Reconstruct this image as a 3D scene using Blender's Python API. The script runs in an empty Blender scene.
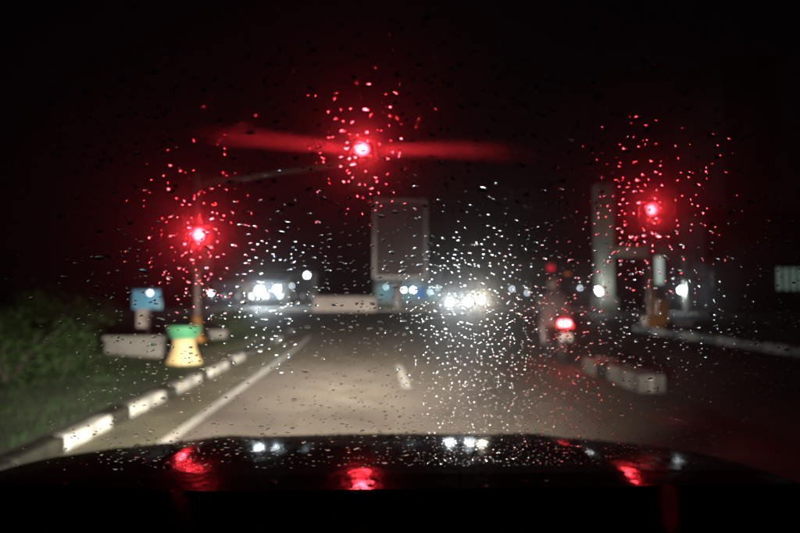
import bpy, bmesh, math, random
import numpy as np
from mathutils import Vector, Matrix
random.seed(7)
R = math.radians
sc = bpy.context.scene
C = sc.collection
PI = math.pi

# ------------------------------------------------------------------ camera
H = 1.40                                     # eye height inside the car
cam_d = bpy.data.cameras.new('camera')
cam = bpy.data.objects.new('camera', cam_d); C.objects.link(cam)
cam.location = (0, 0, H)
cam.rotation_euler = (R(90 + 2.34), 0, R(-2.2))
cam_d.lens = 27; cam_d.sensor_width = 36
cam_d.clip_start = 0.02; cam_d.clip_end = 2000
cam_d.dof.use_dof = True
cam_d.dof.focus_distance = 0.64              # the phone focused on the wet glass
cam_d.dof.aperture_fstop = 3.7
sc.camera = cam

# ------------------------------------------------------------------ world / exposure
w = bpy.data.worlds.new('World'); sc.world = w; w.use_nodes = True
nt = w.node_tree; nt.nodes.clear()
sky = nt.nodes.new('ShaderNodeTexSky'); sky.sky_type = 'NISHITA'; sky.sun_disc = False
sky.sun_elevation = R(-14); sky.sun_rotation = R(200)
b1 = nt.nodes.new('ShaderNodeBackground'); b1.inputs[1].default_value = 0.05
b2 = nt.nodes.new('ShaderNodeBackground'); b2.inputs[0].default_value = (0.75, 0.6, 1.0, 1); b2.inputs[1].default_value = 0.0011
ad = nt.nodes.new('ShaderNodeAddShader'); wo = nt.nodes.new('ShaderNodeOutputWorld')
nt.links.new(sky.outputs[0], b1.inputs[0]); nt.links.new(b1.outputs[0], ad.inputs[0])
nt.links.new(b2.outputs[0], ad.inputs[1]); nt.links.new(ad.outputs[0], wo.inputs[0])
vs = sc.view_settings
vs.view_transform = 'Standard'; vs.look = 'None'; vs.exposure = 0.0; vs.gamma = 1.0; vs.use_curve_mapping = False
cy = sc.cycles
cy.use_denoising = True
try: cy.denoiser = 'OPENIMAGEDENOISE'
except Exception: pass
cy.max_bounces = 10; cy.diffuse_bounces = 2; cy.glossy_bounces = 3; cy.transmission_bounces = 6
cy.transparent_max_bounces = 24; cy.volume_bounces = 0
cy.caustics_reflective = False; cy.caustics_refractive = False
cy.sample_clamp_direct = 0; cy.sample_clamp_indirect = 200

# own headlights (lamps in the front of the car the picture is taken from)
BEAM_COL = (1.0, 0.88, 0.74)
def spot(name, loc, target, power, size, blend, col, radius=0.06):
    l = bpy.data.lights.new(name, 'SPOT'); l.energy = power; l.spot_size = R(size); l.spot_blend = blend
    l.color = col; l.shadow_soft_size = radius
    o = bpy.data.objects.new(name, l); C.objects.link(o); o.location = loc
    o.rotation_euler = (Vector(target) - Vector(loc)).to_track_quat('-Z', 'Y').to_euler()
    return o
HEAD_X = (-0.62, 0.50)
HEAD_Y, HEAD_Z = 2.02, 0.72
head_spots = []
for hx in HEAD_X:
    o = spot('headlight_hotspot', (hx, HEAD_Y, HEAD_Z), (hx - 0.9, 16.5, -0.15), 29000, 32, 1.0, BEAM_COL); o.scale = (1, .36, 1); head_spots.append(o)
    o = spot('headlight_beam', (hx, HEAD_Y, HEAD_Z), (hx - 1.15, 9.6, 0.0), 6000, 92, 1.0, BEAM_COL); o.scale = (1, .26, 1); head_spots.append(o)
    o = spot('headlight_upper_beam', (hx, HEAD_Y, HEAD_Z), (hx - .2, 30, 2.2), 900, 34, 1.0, BEAM_COL); o.scale = (1, .6, 1); head_spots.append(o)
    head_spots.append(spot('headlight_spill', (hx, HEAD_Y, HEAD_Z), (hx - 2.5, 18, 1.2), 260, 90, 1.0, BEAM_COL))

# ------------------------------------------------------------------ layout helper
_mw = cam.rotation_euler.to_matrix()
def ray(px, py):
    return _mw @ Vector(((px - 400) / 600, (266.5 - py) / 600, -1))
def at(px, py, Y):
    d = ray(px, py); t = Y / d.y
    return Vector((d.x * t, Y, H + d.z * t))
def gy(py):                                  # how far ahead the road meets that picture row
    return H * 600 / (py - 291)

# ------------------------------------------------------------------ materials
M = {}
def mat(name, col, rough=0.6, metal=0.0, spec=0.5, var=0.0, scale=8.0, bump=0.0, bscale=40.0, rvar=0.0):
    m = bpy.data.materials.new(name); m.use_nodes = True
    t = m.node_tree; p = t.nodes['Principled BSDF']
    p.inputs['Base Color'].default_value = (*col, 1); p.inputs['Roughness'].default_value = rough
    p.inputs['Metallic'].default_value = metal; p.inputs['Specular IOR Level'].default_value = spec
    tc = t.nodes.new('ShaderNodeTexCoord')
    if var > 0 or rvar > 0:
        n = t.nodes.new('ShaderNodeTexNoise'); n.inputs['Scale'].default_value = scale; n.inputs['Detail'].default_value = 6
        t.links.new(tc.outputs['Object'], n.inputs['Vector'])
        if var > 0:
            r = t.nodes.new('ShaderNodeValToRGB')
            r.color_ramp.elements[0].position = 0.3; r.color_ramp.elements[1].position = 0.7
            r.color_ramp.elements[0].color = (*[c * (1 - var) for c in col], 1)
            r.color_ramp.elements[1].color = (*[min(1, c * (1 + var)) for c in col], 1)
            t.links.new(n.outputs['Fac'], r.inputs['Fac']); t.links.new(r.outputs['Color'], p.inputs['Base Color'])
        if rvar > 0:
            mr = t.nodes.new('ShaderNodeMapRange'); mr.inputs[1].default_value = 0.35; mr.inputs[2].default_value = 0.65
            mr.inputs[3].default_value = max(0.03, rough - rvar); mr.inputs[4].default_value = min(1, rough + rvar)
            t.links.new(n.outputs['Fac'], mr.inputs[0]); t.links.new(mr.outputs[0], p.inputs['Roughness'])
    if bump > 0:
        n2 = t.nodes.new('ShaderNodeTexNoise'); n2.inputs['Scale'].default_value = bscale; n2.inputs['Detail'].default_value = 4
        t.links.new(tc.outputs['Object'], n2.inputs['Vector'])
        bp = t.nodes.new('ShaderNodeBump'); bp.inputs['Strength'].default_value = bump; bp.inputs['Distance'].default_value = 0.02
        t.links.new(n2.outputs['Fac'], bp.inputs['Height']); t.links.new(bp.outputs[0], p.inputs['Normal'])
    M[name] = m; return m
def emit(name, col, strength, sample=True):
    m = bpy.data.materials.new(name); m.use_nodes = True
    t = m.node_tree; t.nodes.clear()
    e = t.nodes.new('ShaderNodeEmission'); e.inputs[0].default_value = (*col, 1); e.inputs[1].default_value = strength
    o = t.nodes.new('ShaderNodeOutputMaterial'); t.links.new(e.outputs[0], o.inputs[0])
    try: m.cycles.emission_sampling = 'FRONT' if sample else 'NONE'
    except Exception: pass
    M[name] = m; return m

mat('asphalt', (0.126, 0.108, 0.089), 0.72, spec=0.15, var=0.22, scale=1.3, bump=0.5, bscale=55, rvar=0.16)
mat('asphalt_patch', (0.150, 0.130, 0.109), 0.70, spec=0.15, var=0.16, scale=2.1, bump=0.5, bscale=60, rvar=0.14)
mat('earth', (0.030, 0.028, 0.022), 0.8, var=0.5, scale=0.7, bump=0.6, bscale=12)
mat('verge', (0.030, 0.036, 0.020), 0.85, var=0.5, scale=1.2, bump=0.8, bscale=9)
mat('sand', (0.17, 0.155, 0.10), 0.75, var=0.4, scale=2.4, bump=0.6, bscale=20)
mat('shoulder', (0.14, 0.135, 0.09), 0.6, var=0.4, scale=1.8, bump=0.5, bscale=30)
mat('line_paint', (0.50, 0.49, 0.45), 0.5, var=0.35, scale=9, bump=0.3, bscale=50)
mat('worn_paint', (0.235, 0.215, 0.18), 0.6, var=0.4, scale=6)
mat('kerb_white', (0.30, 0.30, 0.275), 0.6, var=0.55, scale=3.2, bump=0.4, bscale=25)
mat('kerb_grey', (0.15, 0.146, 0.135), 0.65, var=0.75, scale=2.6, bump=0.5, bscale=20)
mat('kerb_fresh', (0.72, 0.71, 0.66), 0.6, var=0.4, scale=3.2, bump=0.4, bscale=25)  # kerb white brightened to make up for weak light on the right
mat('kerb_black', (0.018, 0.018, 0.013), 0.55, var=0.5, scale=5, bump=0.4, bscale=25)
mat('concrete', (0.32, 0.30, 0.28), 0.75, var=0.3, scale=2, bump=0.4, bscale=14)
mat('whitewash', (0.40, 0.35, 0.33), 0.7, var=0.25, scale=1.1, bump=0.3, bscale=8)
mat('pinkish_post', (0.40, 0.33, 0.31), 0.7, var=0.25, scale=3)
mat('pole_paint', (0.12, 0.10, 0.09), 0.45, metal=0.2, var=0.3, scale=4)
mat('orange_paint', (0.55, 0.24, 0.06), 0.5, var=0.3, scale=6)
mat('cream_paint', (0.52, 0.38, 0.19), 0.55, var=0.18, scale=5, bump=0.2, bscale=20)
mat('green_paint', (0.07, 0.30, 0.15), 0.5, var=0.2, scale=5)
mat('black_plastic', (0.012, 0.012, 0.013), 0.45)
mat('rubber', (0.010, 0.010, 0.010), 0.8)
mat('dark_lens', (0.02, 0.012, 0.008), 0.2)
mat('dark_lens_green', (0.006, 0.018, 0.010), 0.2)
mat('chrome', (0.6, 0.6, 0.6), 0.2, metal=1.0)
mat('steel', (0.25, 0.25, 0.26), 0.4, metal=0.8, var=0.2)
mat('car_paint_silver', (0.20, 0.20, 0.21), 0.25, metal=0.4)
mat('bike_paint', (0.05, 0.012, 0.014), 0.25)
mat('poncho', (0.15, 0.12, 0.125), 0.5, var=0.15, scale=5)
mat('dark_jacket', (0.03, 0.03, 0.035), 0.7)
mat('helmet', (0.22, 0.20, 0.21), 0.25)
mat('visor', (0.01, 0.01, 0.012), 0.1)
mat('blue_sign', (0.10, 0.34, 0.52), 0.45, var=0.15, scale=3)
mat('blue_sign_pale', (0.18, 0.38, 0.50), 0.45, var=0.2, scale=6)
mat('billboard_face', (0.30, 0.235, 0.245), 0.55, var=0.22, scale=0.35)
mat('billboard_frame', (0.85, 0.80, 0.80), 0.4, metal=0.3)
mat('wall_grey', (0.125, 0.122, 0.112), 0.75, var=0.35, scale=2.5, bump=0.3, bscale=12)
mat('wall_dark', (0.10, 0.10, 0.11), 0.8, var=0.3, scale=0.5)
mat('wall_pale', (0.34, 0.37, 0.37), 0.8, var=0.3, scale=0.6)
mat('roof_dark', (0.05, 0.045, 0.04), 0.8, var=0.3, scale=1)
mat('stall_back', (0.03, 0.032, 0.035), 0.8)
mat('tarp', (0.06, 0.12, 0.20), 0.6, var=0.2, scale=1)
mat('panel_white', (0.68, 0.72, 0.74), 0.6, var=0.15, scale=2)
mat('pillar_stone', (0.42, 0.41, 0.35), 0.8, var=0.35, scale=0.9, bump=0.5, bscale=6)
mat('wood', (0.14, 0.09, 0.05), 0.7, var=0.3, scale=3)
mat('leaf', (0.018, 0.036, 0.012), 0.9, spec=0.08, var=0.45, scale=4)
mat('bark', (0.022, 0.018, 0.012), 0.85, var=0.3, scale=8)
mat('grass_blade', (0.020, 0.038, 0.015), 0.9, spec=0.1, var=0.5, scale=1.5)
mat('plate', (0.55, 0.5, 0.48), 0.5)

emit('red_signal', (1.0, 0.026, 0.040), 60)
emit('tail_red', (1.0, 0.03, 0.04), 110)
emit('tail_red_small', (1.0, 0.02, 0.05), 10)
emit('brake_window', (1.0, 0.30, 0.28), 6, False)
emit('headlight_cool', (0.86, 0.95, 1.0), 60, False)
emit('headlight_warm', (1.0, 0.86, 0.66), 60, False)
emit('tube_cool', (0.70, 0.92, 1.0), 60)
emit('bulb_cool', (0.78, 0.93, 1.0), 420)
emit('bulb_small', (0.72, 0.9, 1.0), 45)
emit('bulb_mid', (0.82, 0.94, 1.0), 200)
emit('bulb_tiny', (0.75, 0.9, 1.0), 12, False)
emit('uplight', (0.86, 1.0, 0.94), 600)
emit('tube_green', (0.80, 1.0, 0.90), 0.45)
emit('pane_lit', (0.62, 0.92, 0.74), 0.13, False)
emit('shop_lit', (0.42, 0.80, 0.86), 0.30, False)
emit('shop_blue', (0.12, 0.34, 0.85), 0.45, False)
emit('neon_red', (1.0, 0.03, 0.06), 0.55, False)
emit('neon_orange', (1.0, 0.22, 0.04), .5, False)
emit('bulb_off', (1.0, 0.9, 0.75), 3, False)

def gloss_mat(name, col, fac, rough, bump, bscale):
    m = bpy.data.materials.new(name); m.use_nodes = True; t = m.node_tree; t.nodes.clear(); L = t.links.new
    tc = t.nodes.new('ShaderNodeTexCoord'); n = t.nodes.new('ShaderNodeTexNoise'); n.inputs['Scale'].default_value = bscale; n.inputs['Detail'].default_value = 4; L(tc.outputs['Object'], n.inputs['Vector'])
    bp = t.nodes.new('ShaderNodeBump'); bp.inputs['Strength'].default_value = bump; bp.inputs['Distance'].default_value = 0.02; L(n.outputs['Fac'], bp.inputs['Height'])
    d = t.nodes.new('ShaderNodeBsdfDiffuse'); d.inputs[0].default_value = (*col, 1); g = t.nodes.new('ShaderNodeBsdfGlossy'); g.inputs['Roughness'].default_value = rough
    L(bp.outputs[0], g.inputs['Normal']); mx = t.nodes.new('ShaderNodeMixShader'); mx.inputs[0].default_value = fac; L(d.outputs[0], mx.inputs[1]); L(g.outputs[0], mx.inputs[2])
    o = t.nodes.new('ShaderNodeOutputMaterial'); L(mx.outputs[0], o.inputs[0]); M[name] = m
gloss_mat('dash_plastic', (.003, .003, .004), .0002, .07, .02, 200)
gloss_mat('car_paint_dark', (.030, .027, .027), .10, .10, .08, 16)
gloss_mat('bonnet_drop', (.012, .011, .011), .05, .16, .0, 16)
# ------------------------------------------------------------------ mesh helpers
class MB:
    def __init__(self): self.v = []; self.f = []; self.mi = []; self.m = 0
    def add(self, vs, fs):
        o = len(self.v); self.v += [tuple(x) for x in vs]
        for f in fs: self.f.append(tuple(i + o for i in f)); self.mi.append(self.m)
        return self
    def box(self, x0, x1, y0, y1, z0, z1, ins=0.0):
        vs = []
        for z, i in ((z0, 0), (z1, ins)):
            vs += [(x0 + i, y0 + i, z), (x1 - i, y0 + i, z), (x1 - i, y1 - i, z), (x0 + i, y1 - i, z)]
        return self.add(vs, [(3, 2, 1, 0), (4, 5, 6, 7), (0, 1, 5, 4), (1, 2, 6, 5), (2, 3, 7, 6), (3, 0, 4, 7)])
    def bevbox(self, x0, x1, y0, y1, z0, z1, b=0.02):
        bm = bmesh.new(); bmesh.ops.create_cube(bm, size=1)
        for v in bm.verts:
            v.co = Vector(((x0 + x1) / 2 + v.co.x * (x1 - x0), (y0 + y1) / 2 + v.co.y * (y1 - y0), (z0 + z1) / 2 + v.co.z * (z1 - z0)))
        bmesh.ops.bevel(bm, geom=list(bm.edges), offset=b, segments=2, affect='EDGES', profile=0.5)
        bm.verts.index_update()
        self.add([v.co for v in bm.verts], [[v.index for v in f.verts] for f in bm.faces]); bm.free(); return self
    def tube(self, pts, rad, n=10, cap=True):
        pts = [Vector(p) for p in pts]
        if not isinstance(rad, (list, tuple)): rad = [rad] * len(pts)
        vs, fs = [], []
        up = None
        for i, p in enumerate(pts):
            t = (pts[min(i + 1, len(pts) - 1)] - pts[max(i - 1, 0)]).normalized()
            if up is None: up = Vector((0, 0, 1)) if abs(t.z) < 0.9 else Vector((1, 0, 0))
            a = t.cross(up).normalized(); b = a.cross(t).normalized(); up = b
            for k in range(n):
                an = 2 * PI * k / n
                vs.append(p + (a * math.cos(an) + b * math.sin(an)) * rad[i])
        for i in range(len(pts) - 1):
            for k in range(n):
                k2 = (k + 1) % n
                fs.append((i * n + k, i * n + k2, (i + 1) * n + k2, (i + 1) * n + k))
        if cap:
            fs.append(tuple(range(n - 1, -1, -1))); fs.append(tuple((len(pts) - 1) * n + k for k in range(n)))
        return self.add(vs, fs)
    def lathe(self, prof, n=24, c=(0, 0, 0), axis='z'):
        vs, fs = [], []
        for r, h in prof:
            for k in range(n):
                a = 2 * PI * k / n
                p = (r * math.cos(a), r * math.sin(a), h)
                if axis == 'x': p = (h, r * math.cos(a), r * math.sin(a))
                if axis == 'y': p = (r * math.sin(a), h, r * math.cos(a))
                vs.append((p[0] + c[0], p[1] + c[1], p[2] + c[2]))
        for i in range(len(prof) - 1):
            for k in range(n):
                k2 = (k + 1) % n
                fs.append((i * n + k, i * n + k2, (i + 1) * n + k2, (i + 1) * n + k))
        fs.append(tuple(range(n - 1, -1, -1))); fs.append(tuple((len(prof) - 1) * n + k for k in range(n)))
        return self.add(vs, fs)
    def disc(self, c, r, n=16, facing=(0, -1, 0), sx=1.0, sz=1.0):
        nrm = Vector(facing).normalized(); a = nrm.cross(Vector((0, 0, 1))).normalized() * -1; b = nrm.cross(a) * 1
        c = Vector(c); vs = [c + a * math.cos(2 * PI * k / n) * r * sx + b * math.sin(2 * PI * k / n) * r * sz for k in range(n)]
        nn = (vs[1] - vs[0]).cross(vs[2] - vs[0])
        if nn.dot(nrm) < 0: vs.reverse()
        return self.add(vs, [tuple(range(n))])
    def build(self, name, m, parent=None, smooth=False, loc=None):
        me = bpy.data.meshes.new(name); me.from_pydata(self.v, [], self.f); me.update()
        for x in (m if isinstance(m, (list, tuple)) else [m]): me.materials.append(M[x] if isinstance(x, str) else x)
        if any(self.mi): me.polygons.foreach_set('material_index', self.mi)
        if smooth:
            me.polygons.foreach_set('use_smooth', [True] * len(me.polygons))
            try: me.set_sharp_from_angle(angle=R(40))
            except Exception: pass
        o = bpy.data.objects.new(name, me); C.objects.link(o)
        if parent: o.parent = parent
        if loc: o.location = loc
        return o
def tag(o, label=None, cat=None, group=None, kind=None):
    if label: o['label'] = label
    if cat: o['category'] = cat
    if group: o['group'] = group
    if kind: o['kind'] = kind
    return o
def thing(name, label, cat, loc=(0, 0, 0), rz=0, group=None):
    o = bpy.data.objects.new(name, None); C.objects.link(o); o.location = loc; o.rotation_euler = (0, 0, rz)
    o.empty_display_size = 0.1
    return tag(o, label, cat, group)
def copy_tree(o, parent=None):
    c = o.copy(); C.objects.link(c); c.parent = parent
    for ch in list(o.children): copy_tree(ch, c)
    return c
def sheet(name, poly, z, m):
    b = MB(); b.add([(x, y, z) for x, y in poly], [tuple(range(len(poly)))])
    return tag(b.build(name, m), kind='structure')

# ------------------------------------------------------------------ ground and road
sheet('ground', [(-400, -60), (400, -60), (400, 600), (-400, 600)], -0.008, 'earth')
RL, RR = -2.72, 9.0
road = sheet('road', [(RL, -6), (RR, -6), (RR, 19.5), (10.2, 22.5), (12, 24), (160, 24), (160, 40), (-160, 40), (-160, 24), (-5.5, 24), (-3.6, 22.5), (RL, 19.5)], 0.0, 'asphalt')
pt = sheet('asphalt_patch', [(-1.86, 2.5), (2.3, 2.5), (2.35, 11.0), (0.9, 11.25), (-1.86, 11.1)], 0.004, 'asphalt_patch')
sheet('road_shoulder', [(RL + 0.01, -5), (-2.02, -5), (-2.02, 17), (RL + 0.01, 17)], 0.004, 'shoulder')
b = MB()
pts = [(-1.95, 3.0), (-1.95, 13), (-1.98, 16), (-2.06, 18.5)]
vsl = []
for x, y in pts: vsl += [(x - 0.065, y, 0.008), (x + 0.065, y, 0.008)]
b.add(vsl, [(2 * i, 2 * i + 1, 2 * i + 3, 2 * i + 2) for i in range(3)])
tag(b.build('edge_line', 'line_paint'), kind='structure')
b = MB(); b.add([(0.37, 8.7, 0.008), (0.50, 8.7, 0.008), (0.47, 11.6, 0.008), (0.35, 11.6, 0.008)], [(0, 1, 2, 3)])
tag(b.build('lane_dash', 'line_paint'), kind='structure')
b = MB(); b.add([(0.40, 2.4, 0.008), (0.53, 2.4, 0.008), (0.52, 4.6, 0.008), (0.40, 4.6, 0.008)], [(0, 1, 2, 3)])
tag(b.build('lane_dash', 'line_paint'), kind='structure')

b = MB(); b.add([(-1.85, 11.18, .008), (2.6, 11.45, .008), (2.6, 11.62, .008), (-1.85, 11.34, .008)], [(0, 1, 2, 3)])
tag(b.build('stop_line', 'worn_paint'), kind='structure')
# verge to the left, right pavement
b = MB()
nx, ny = 26, 34
for j in range(ny + 1):
    for i in range(nx + 1):
        x = -20 + (RL - 0.16 + 20) * i / nx; y = -4 + 26 * j / ny
        z = 0.11 + (0.06 * math.sin(x * 1.3 + y * 0.7) + 0.05 * math.sin(x * 0.6 - y * 1.1) + 0.05) * min(1, (RL - 0.16 - x) / 2)
        b.v.append((x, y, z))
for j in range(ny):
    for i in range(nx):
        a = j * (nx + 1) + i; b.f.append((a, a + 1, a + nx + 2, a + nx + 1)); b.mi.append(0)
tag(b.build('grass_verge', 'verge', smooth=True), kind='structure')
def verge_z(x, y):
    return 0.11 + (0.06 * math.sin(x * 1.3 + y * 0.7) + 0.05 * math.sin(x * 0.6 - y * 1.1) + 0.05) * min(1, (RL - 0.16 - x) / 2)
b = MB(); b.box(RR + 0.16, 60, -6, 19.0, -0.05, 0.12); tag(b.build('pavement', 'wall_dark'), kind='structure')
# pale sandy strip behind the corner kerb
b = MB(); n = 14; vs_ = []
for i in range(n + 1):
    y = 10.8 + 8.6 * i / n; wd = 0.9 * math.sin(PI * min(1, 0.12 + i / n)) + 0.15 * math.sin(i * 2.1)
    x1 = RL - 0.17
    vs_ += [(x1 - max(0.15, wd), y, verge_z(x1 - max(.15, wd), y) + 0.02), (x1, y, 0.135)]
b.add(vs_, [(2 * i, 2 * i + 1, 2 * i + 3, 2 * i + 2) for i in range(n)])
tag(b.build('sandy_strip', 'sand'), kind='structure')

def kerb_meshes():
    out = {}
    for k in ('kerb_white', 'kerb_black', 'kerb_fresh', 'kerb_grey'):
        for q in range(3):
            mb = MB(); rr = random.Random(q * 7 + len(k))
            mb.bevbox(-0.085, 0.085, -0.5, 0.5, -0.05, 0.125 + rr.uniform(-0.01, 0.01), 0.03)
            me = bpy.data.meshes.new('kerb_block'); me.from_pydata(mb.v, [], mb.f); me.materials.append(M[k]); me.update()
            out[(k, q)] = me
    return out
KM = kerb_meshes()
def kerb_row(name, segs):
    root = bpy.data.objects.new(name, None); C.objects.link(root); tag(root, kind='structure')
    for i, (x0, y0, x1, y1, col, hs) in enumerate(segs):
        o = bpy.data.objects.new('kerb_block', KM[(col, i % 3)]); C.objects.link(o); o.parent = root
        d = Vector((x1 - x0, y1 - y0)); L = d.length
        o.location = ((x0 + x1) / 2 + random.uniform(-.012, .012), (y0 + y1) / 2, random.uniform(-0.008, 0.008)); o.rotation_euler = (0, 0, -math.atan2(d.x, d.y) + random.uniform(-.01, .01))
        o.scale = (1, (L - 0.014), hs)
    return root
segs = []
marks = [(1.0, 0), (1.9, 1), (2.6, 0), (3.5, 1), (4.0, 0), (4.7, 0), (5.45, 1), (6.35, 0), (6.85, 1), (7.9, 0), (8.35, 1), (9.5, 0), (9.95, 1), (11.2, 0), (11.7, 1), (12.5, 0), (13.2, 0), (14.0, 0), (14.9, 0)]
for (a, cflag), (bb, _) in zip(marks[:-1], marks[1:]):
    segs.append((RL - 0.08, a, RL - 0.08, bb, 'kerb_white' if cflag else 'kerb_black', 1.0))
x, y, ang = RL - 0.08, 14.9, 0.0
for i in range(12):
    nx_, ny_ = x + 0.8 * math.sin(ang), y + 0.8 * math.cos(ang)
    segs.append((x, y, nx_, ny_, 'kerb_white' if i % 4 == 2 else 'kerb_black', 0.9)); x, y = nx_, ny_
    if i > 4: ang -= 0.2
kerb_row('kerb_left', segs)
segs = []; y = 9.0
for i in range(12):
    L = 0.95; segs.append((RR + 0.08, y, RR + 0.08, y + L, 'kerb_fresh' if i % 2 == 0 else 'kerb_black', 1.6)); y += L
x, ang = RR + 0.08, 0.0
for i in range(8):
    ang += 0.2; nx_, ny_ = x + 0.8 * math.sin(ang), y + 0.8 * math.cos(ang)
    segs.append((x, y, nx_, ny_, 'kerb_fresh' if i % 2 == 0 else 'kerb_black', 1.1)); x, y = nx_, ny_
kerb_row('kerb_right', segs)
# raised median whose nose stands beside the motorcycle
segs = []
mk = [(8.2, 1), (9.35, 0), (9.9, 1), (10.45, 1)]
for (a, cflag), (bb, _) in zip(mk[:-1], mk[1:]):
    segs.append((3.70, a, 3.70, bb, 'kerb_grey' if cflag else 'kerb_black', 2.0))
    segs.append((3.91, a, 3.91, bb, 'kerb_grey' if cflag else 'kerb_black', 2.0))
kerb_row('median_kerb', segs)
b = MB(); b.box(3.786, 3.824, 8.22, 10.4, -0.05, 0.23); tag(b.build('median_fill', 'concrete'), kind='structure')

# grass on the verge: nobody could count the blades
rng = np.random.default_rng(3)
N = 45000
gx = -12 + (RL - 0.3 + 12) * rng.random(N) ** 0.75; gyv = 4.0 + 15 * rng.random(N) ** 1.25
V = np.zeros((N, 3, 3)); th = rng.random(N) * 2 * PI; hh = 0.02 + 0.05 * rng.random(N) ** 2
gz = np.array([verge_z(a, bb) for a, bb in zip(gx, gyv)])
wd = 0.004 + 0.004 * rng.random(N)
V[:, 0] = np.stack([gx - wd * np.cos(th), gyv - wd * np.sin(th), gz - 0.01], 1)
V[:, 1] = np.stack([gx + wd * np.cos(th), gyv + wd * np.sin(th), gz - 0.01], 1)
V[:, 2] = np.stack([gx + 0.04 * rng.standard_normal(N), gyv + 0.04 * rng.standard_normal(N), gz + hh], 1)
me = bpy.data.meshes.new('grass'); me.from_pydata(V.reshape(-1, 3).tolist(), [], [(3 * i, 3 * i + 1, 3 * i + 2) for i in range(N)]); me.materials.append(M['grass_blade'])
g = bpy.data.objects.new('grass', me); C.objects.link(g); tag(g, 'short wet dark green grass on the verge beside the painted kerb', 'grass', kind='stuff')

# ------------------------------------------------------------------ shrubs on the verge
def shrub(label, loc, rx, rz_, nleaf, seed):
    rr = random.Random(seed); t = thing('shrub', label, 'shrub', loc, 0, 'shrubs on the verge')
    st = MB(); tips = []
    for k in range(7):
        a = rr.uniform(0, 2 * PI); e = rr.uniform(0.3, 0.9)
        p1 = Vector((math.cos(a) * rx * 0.3, math.sin(a) * rx * 0.3, rz_ * 0.45)); p2 = Vector((math.cos(a) * rx * e, math.sin(a) * rx * e, rz_ * rr.uniform(.6, .95)))
        st.tube([(0, 0, -0.05), p1, p2], [0.02, 0.014, 0.006], 5); tips += [p1, p2]
    st.build('stem', 'bark', t)
    lf = MB()
    cl = [(rr.gauss(0, rx * .42), rr.gauss(0, rx * .42), rz_ * rr.uniform(.25, .95), rr.uniform(.12, .24)) for _ in range(22)]
    for k in range(nleaf):
        c = rr.choice(cl); p = Vector((c[0] + rr.gauss(0, c[3]), c[1] + rr.gauss(0, c[3]), max(0.03, c[2] + rr.gauss(0, c[3]))))
        d = Vector((rr.gauss(0, 1), rr.gauss(0, 1), rr.gauss(.3, .7))).normalized(); s = d.cross(Vector((rr.gauss(0, 1), rr.gauss(0, 1), 1))).normalized()
        L = rr.uniform(.05, .1); W = L * .22
        lf.add([p, p + d * L * .5 + s * W, p + d * L, p + d * L * .5 - s * W], [(0, 1, 2, 3)])
    lf.build('foliage', 'leaf', t)
for i, (px, py, Y, rx, rz_, lab) in enumerate([
    (8, 392, 8.6, 0.8, 0.85, 'dark green shrub at the very edge of the picture on the verge'),
    (62, 380, 9.6, 0.55, 0.55, 'low yellow-green shrub in front of the white wall stub'),
    (40, 352, 13.5, 0.9, 1.2, 'dark shrub behind the low yellow-green one'),
    (92, 340, 17.0, 0.9, 0.9, 'small dark shrub behind the long low wall'),
    (232, 336, 18.5, 0.5, 0.5, 'small shrub beside the pale concrete block')]):
    p = at(px, py, Y); shrub(lab, (p.x, Y, verge_z(p.x, Y) if Y < 21 else 0), rx, rz_, 1500, i + 11)

# ------------------------------------------------------------------ traffic signals
def signal_head(name, parent, c, s=1.0, lit=0, faces=(0, -1, 0)):
    """three-lens signal, the top lens lit; c = centre of the top lens"""
    R0 = 0.15 * s; dz = 0.36 * s
    h = MB(); h.bevbox(c.x - 0.20 * s, c.x + 0.20 * s, c.y + 0.02, c.y + 0.24, c.z - 2 * dz - 0.2 * s, c.z + 0.2 * s, 0.03)
    hd = h.build(name, 'black_plastic', parent)
    bp = MB(); bp.box(c.x - 0.30 * s, c.x + 0.30 * s, c.y + 0.10, c.y + 0.115, c.z - 2 * dz - 0.3 * s, c.z + 0.3 * s); bp.build('backing_board', 'black_plastic', hd)
    for k in range(3):
        z = c.z - k * dz
        l = MB(); l.disc((c.x, c.y - 0.004, z), R0, 14, (0, -1, 0)); l.build('lens', ['red_signal', 'dark_lens', 'dark_lens_green'][k], hd)
        if k == 0:                       # the lens throws its light at approaching drivers
            sp = bpy.data.lights.new('signal_beam', 'SPOT'); sp.energy = 1250; sp.spot_size = R(30); sp.spot_blend = 1.0; sp.color = (1.0, .026, .040); sp.shadow_soft_size = R0 * .95
            so = bpy.data.objects.new('signal_beam', sp); C.objects.link(so); so.parent = hd; so.location = (c.x, c.y - .02, z)
            so.rotation_euler = (Vector((0.2, -2.0, 2.5)) - so.location).to_track_quat('-Z', 'Y').to_euler()
        v = MB(); n = 18; vv = []
        for q in range(n):
            a = 2 * PI * q / n; ex = 0.27 * s - 0.05 * s * (1 - math.sin(a)) / 2
            for r_, y_ in ((R0 + .012, .015), (R0 + .012, -ex), (R0 + .018, -ex), (R0 + .018, .015)): vv.append((c.x + math.cos(a) * r_, c.y + y_, z + math.sin(a) * r_))
        v.add(vv, [(4 * q + k, 4 * ((q + 1) % n) + k, 4 * ((q + 1) % n) + k + 1, 4 * q + k + 1) for q in range(n) for k in range(3)]); v.build('visor', 'black_plastic', hd)
    return hd
YP = 16.0
pb = at(197, 300, YP); lampL = at(200, 235, YP - 0.25); lampT = at(362, 150, YP - 0.25)
armA, armB = at(197, 184, YP), at(362, 161, YP)
t = thing('traffic_signal', 'overhanging traffic signal with long arm, its red lamps lit over the lane', 'traffic signal', (0, 0, 0), 0, 'traffic signals at the junction')
m_ = MB(); m_.tube([(pb.x, YP, 0.05), (pb.x, YP, 2.2), (armA.x, YP, armA.z + 0.25)], [0.10, 0.085, 0.07], 10); m_.build('pole', 'pole_paint', t, True)
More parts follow.
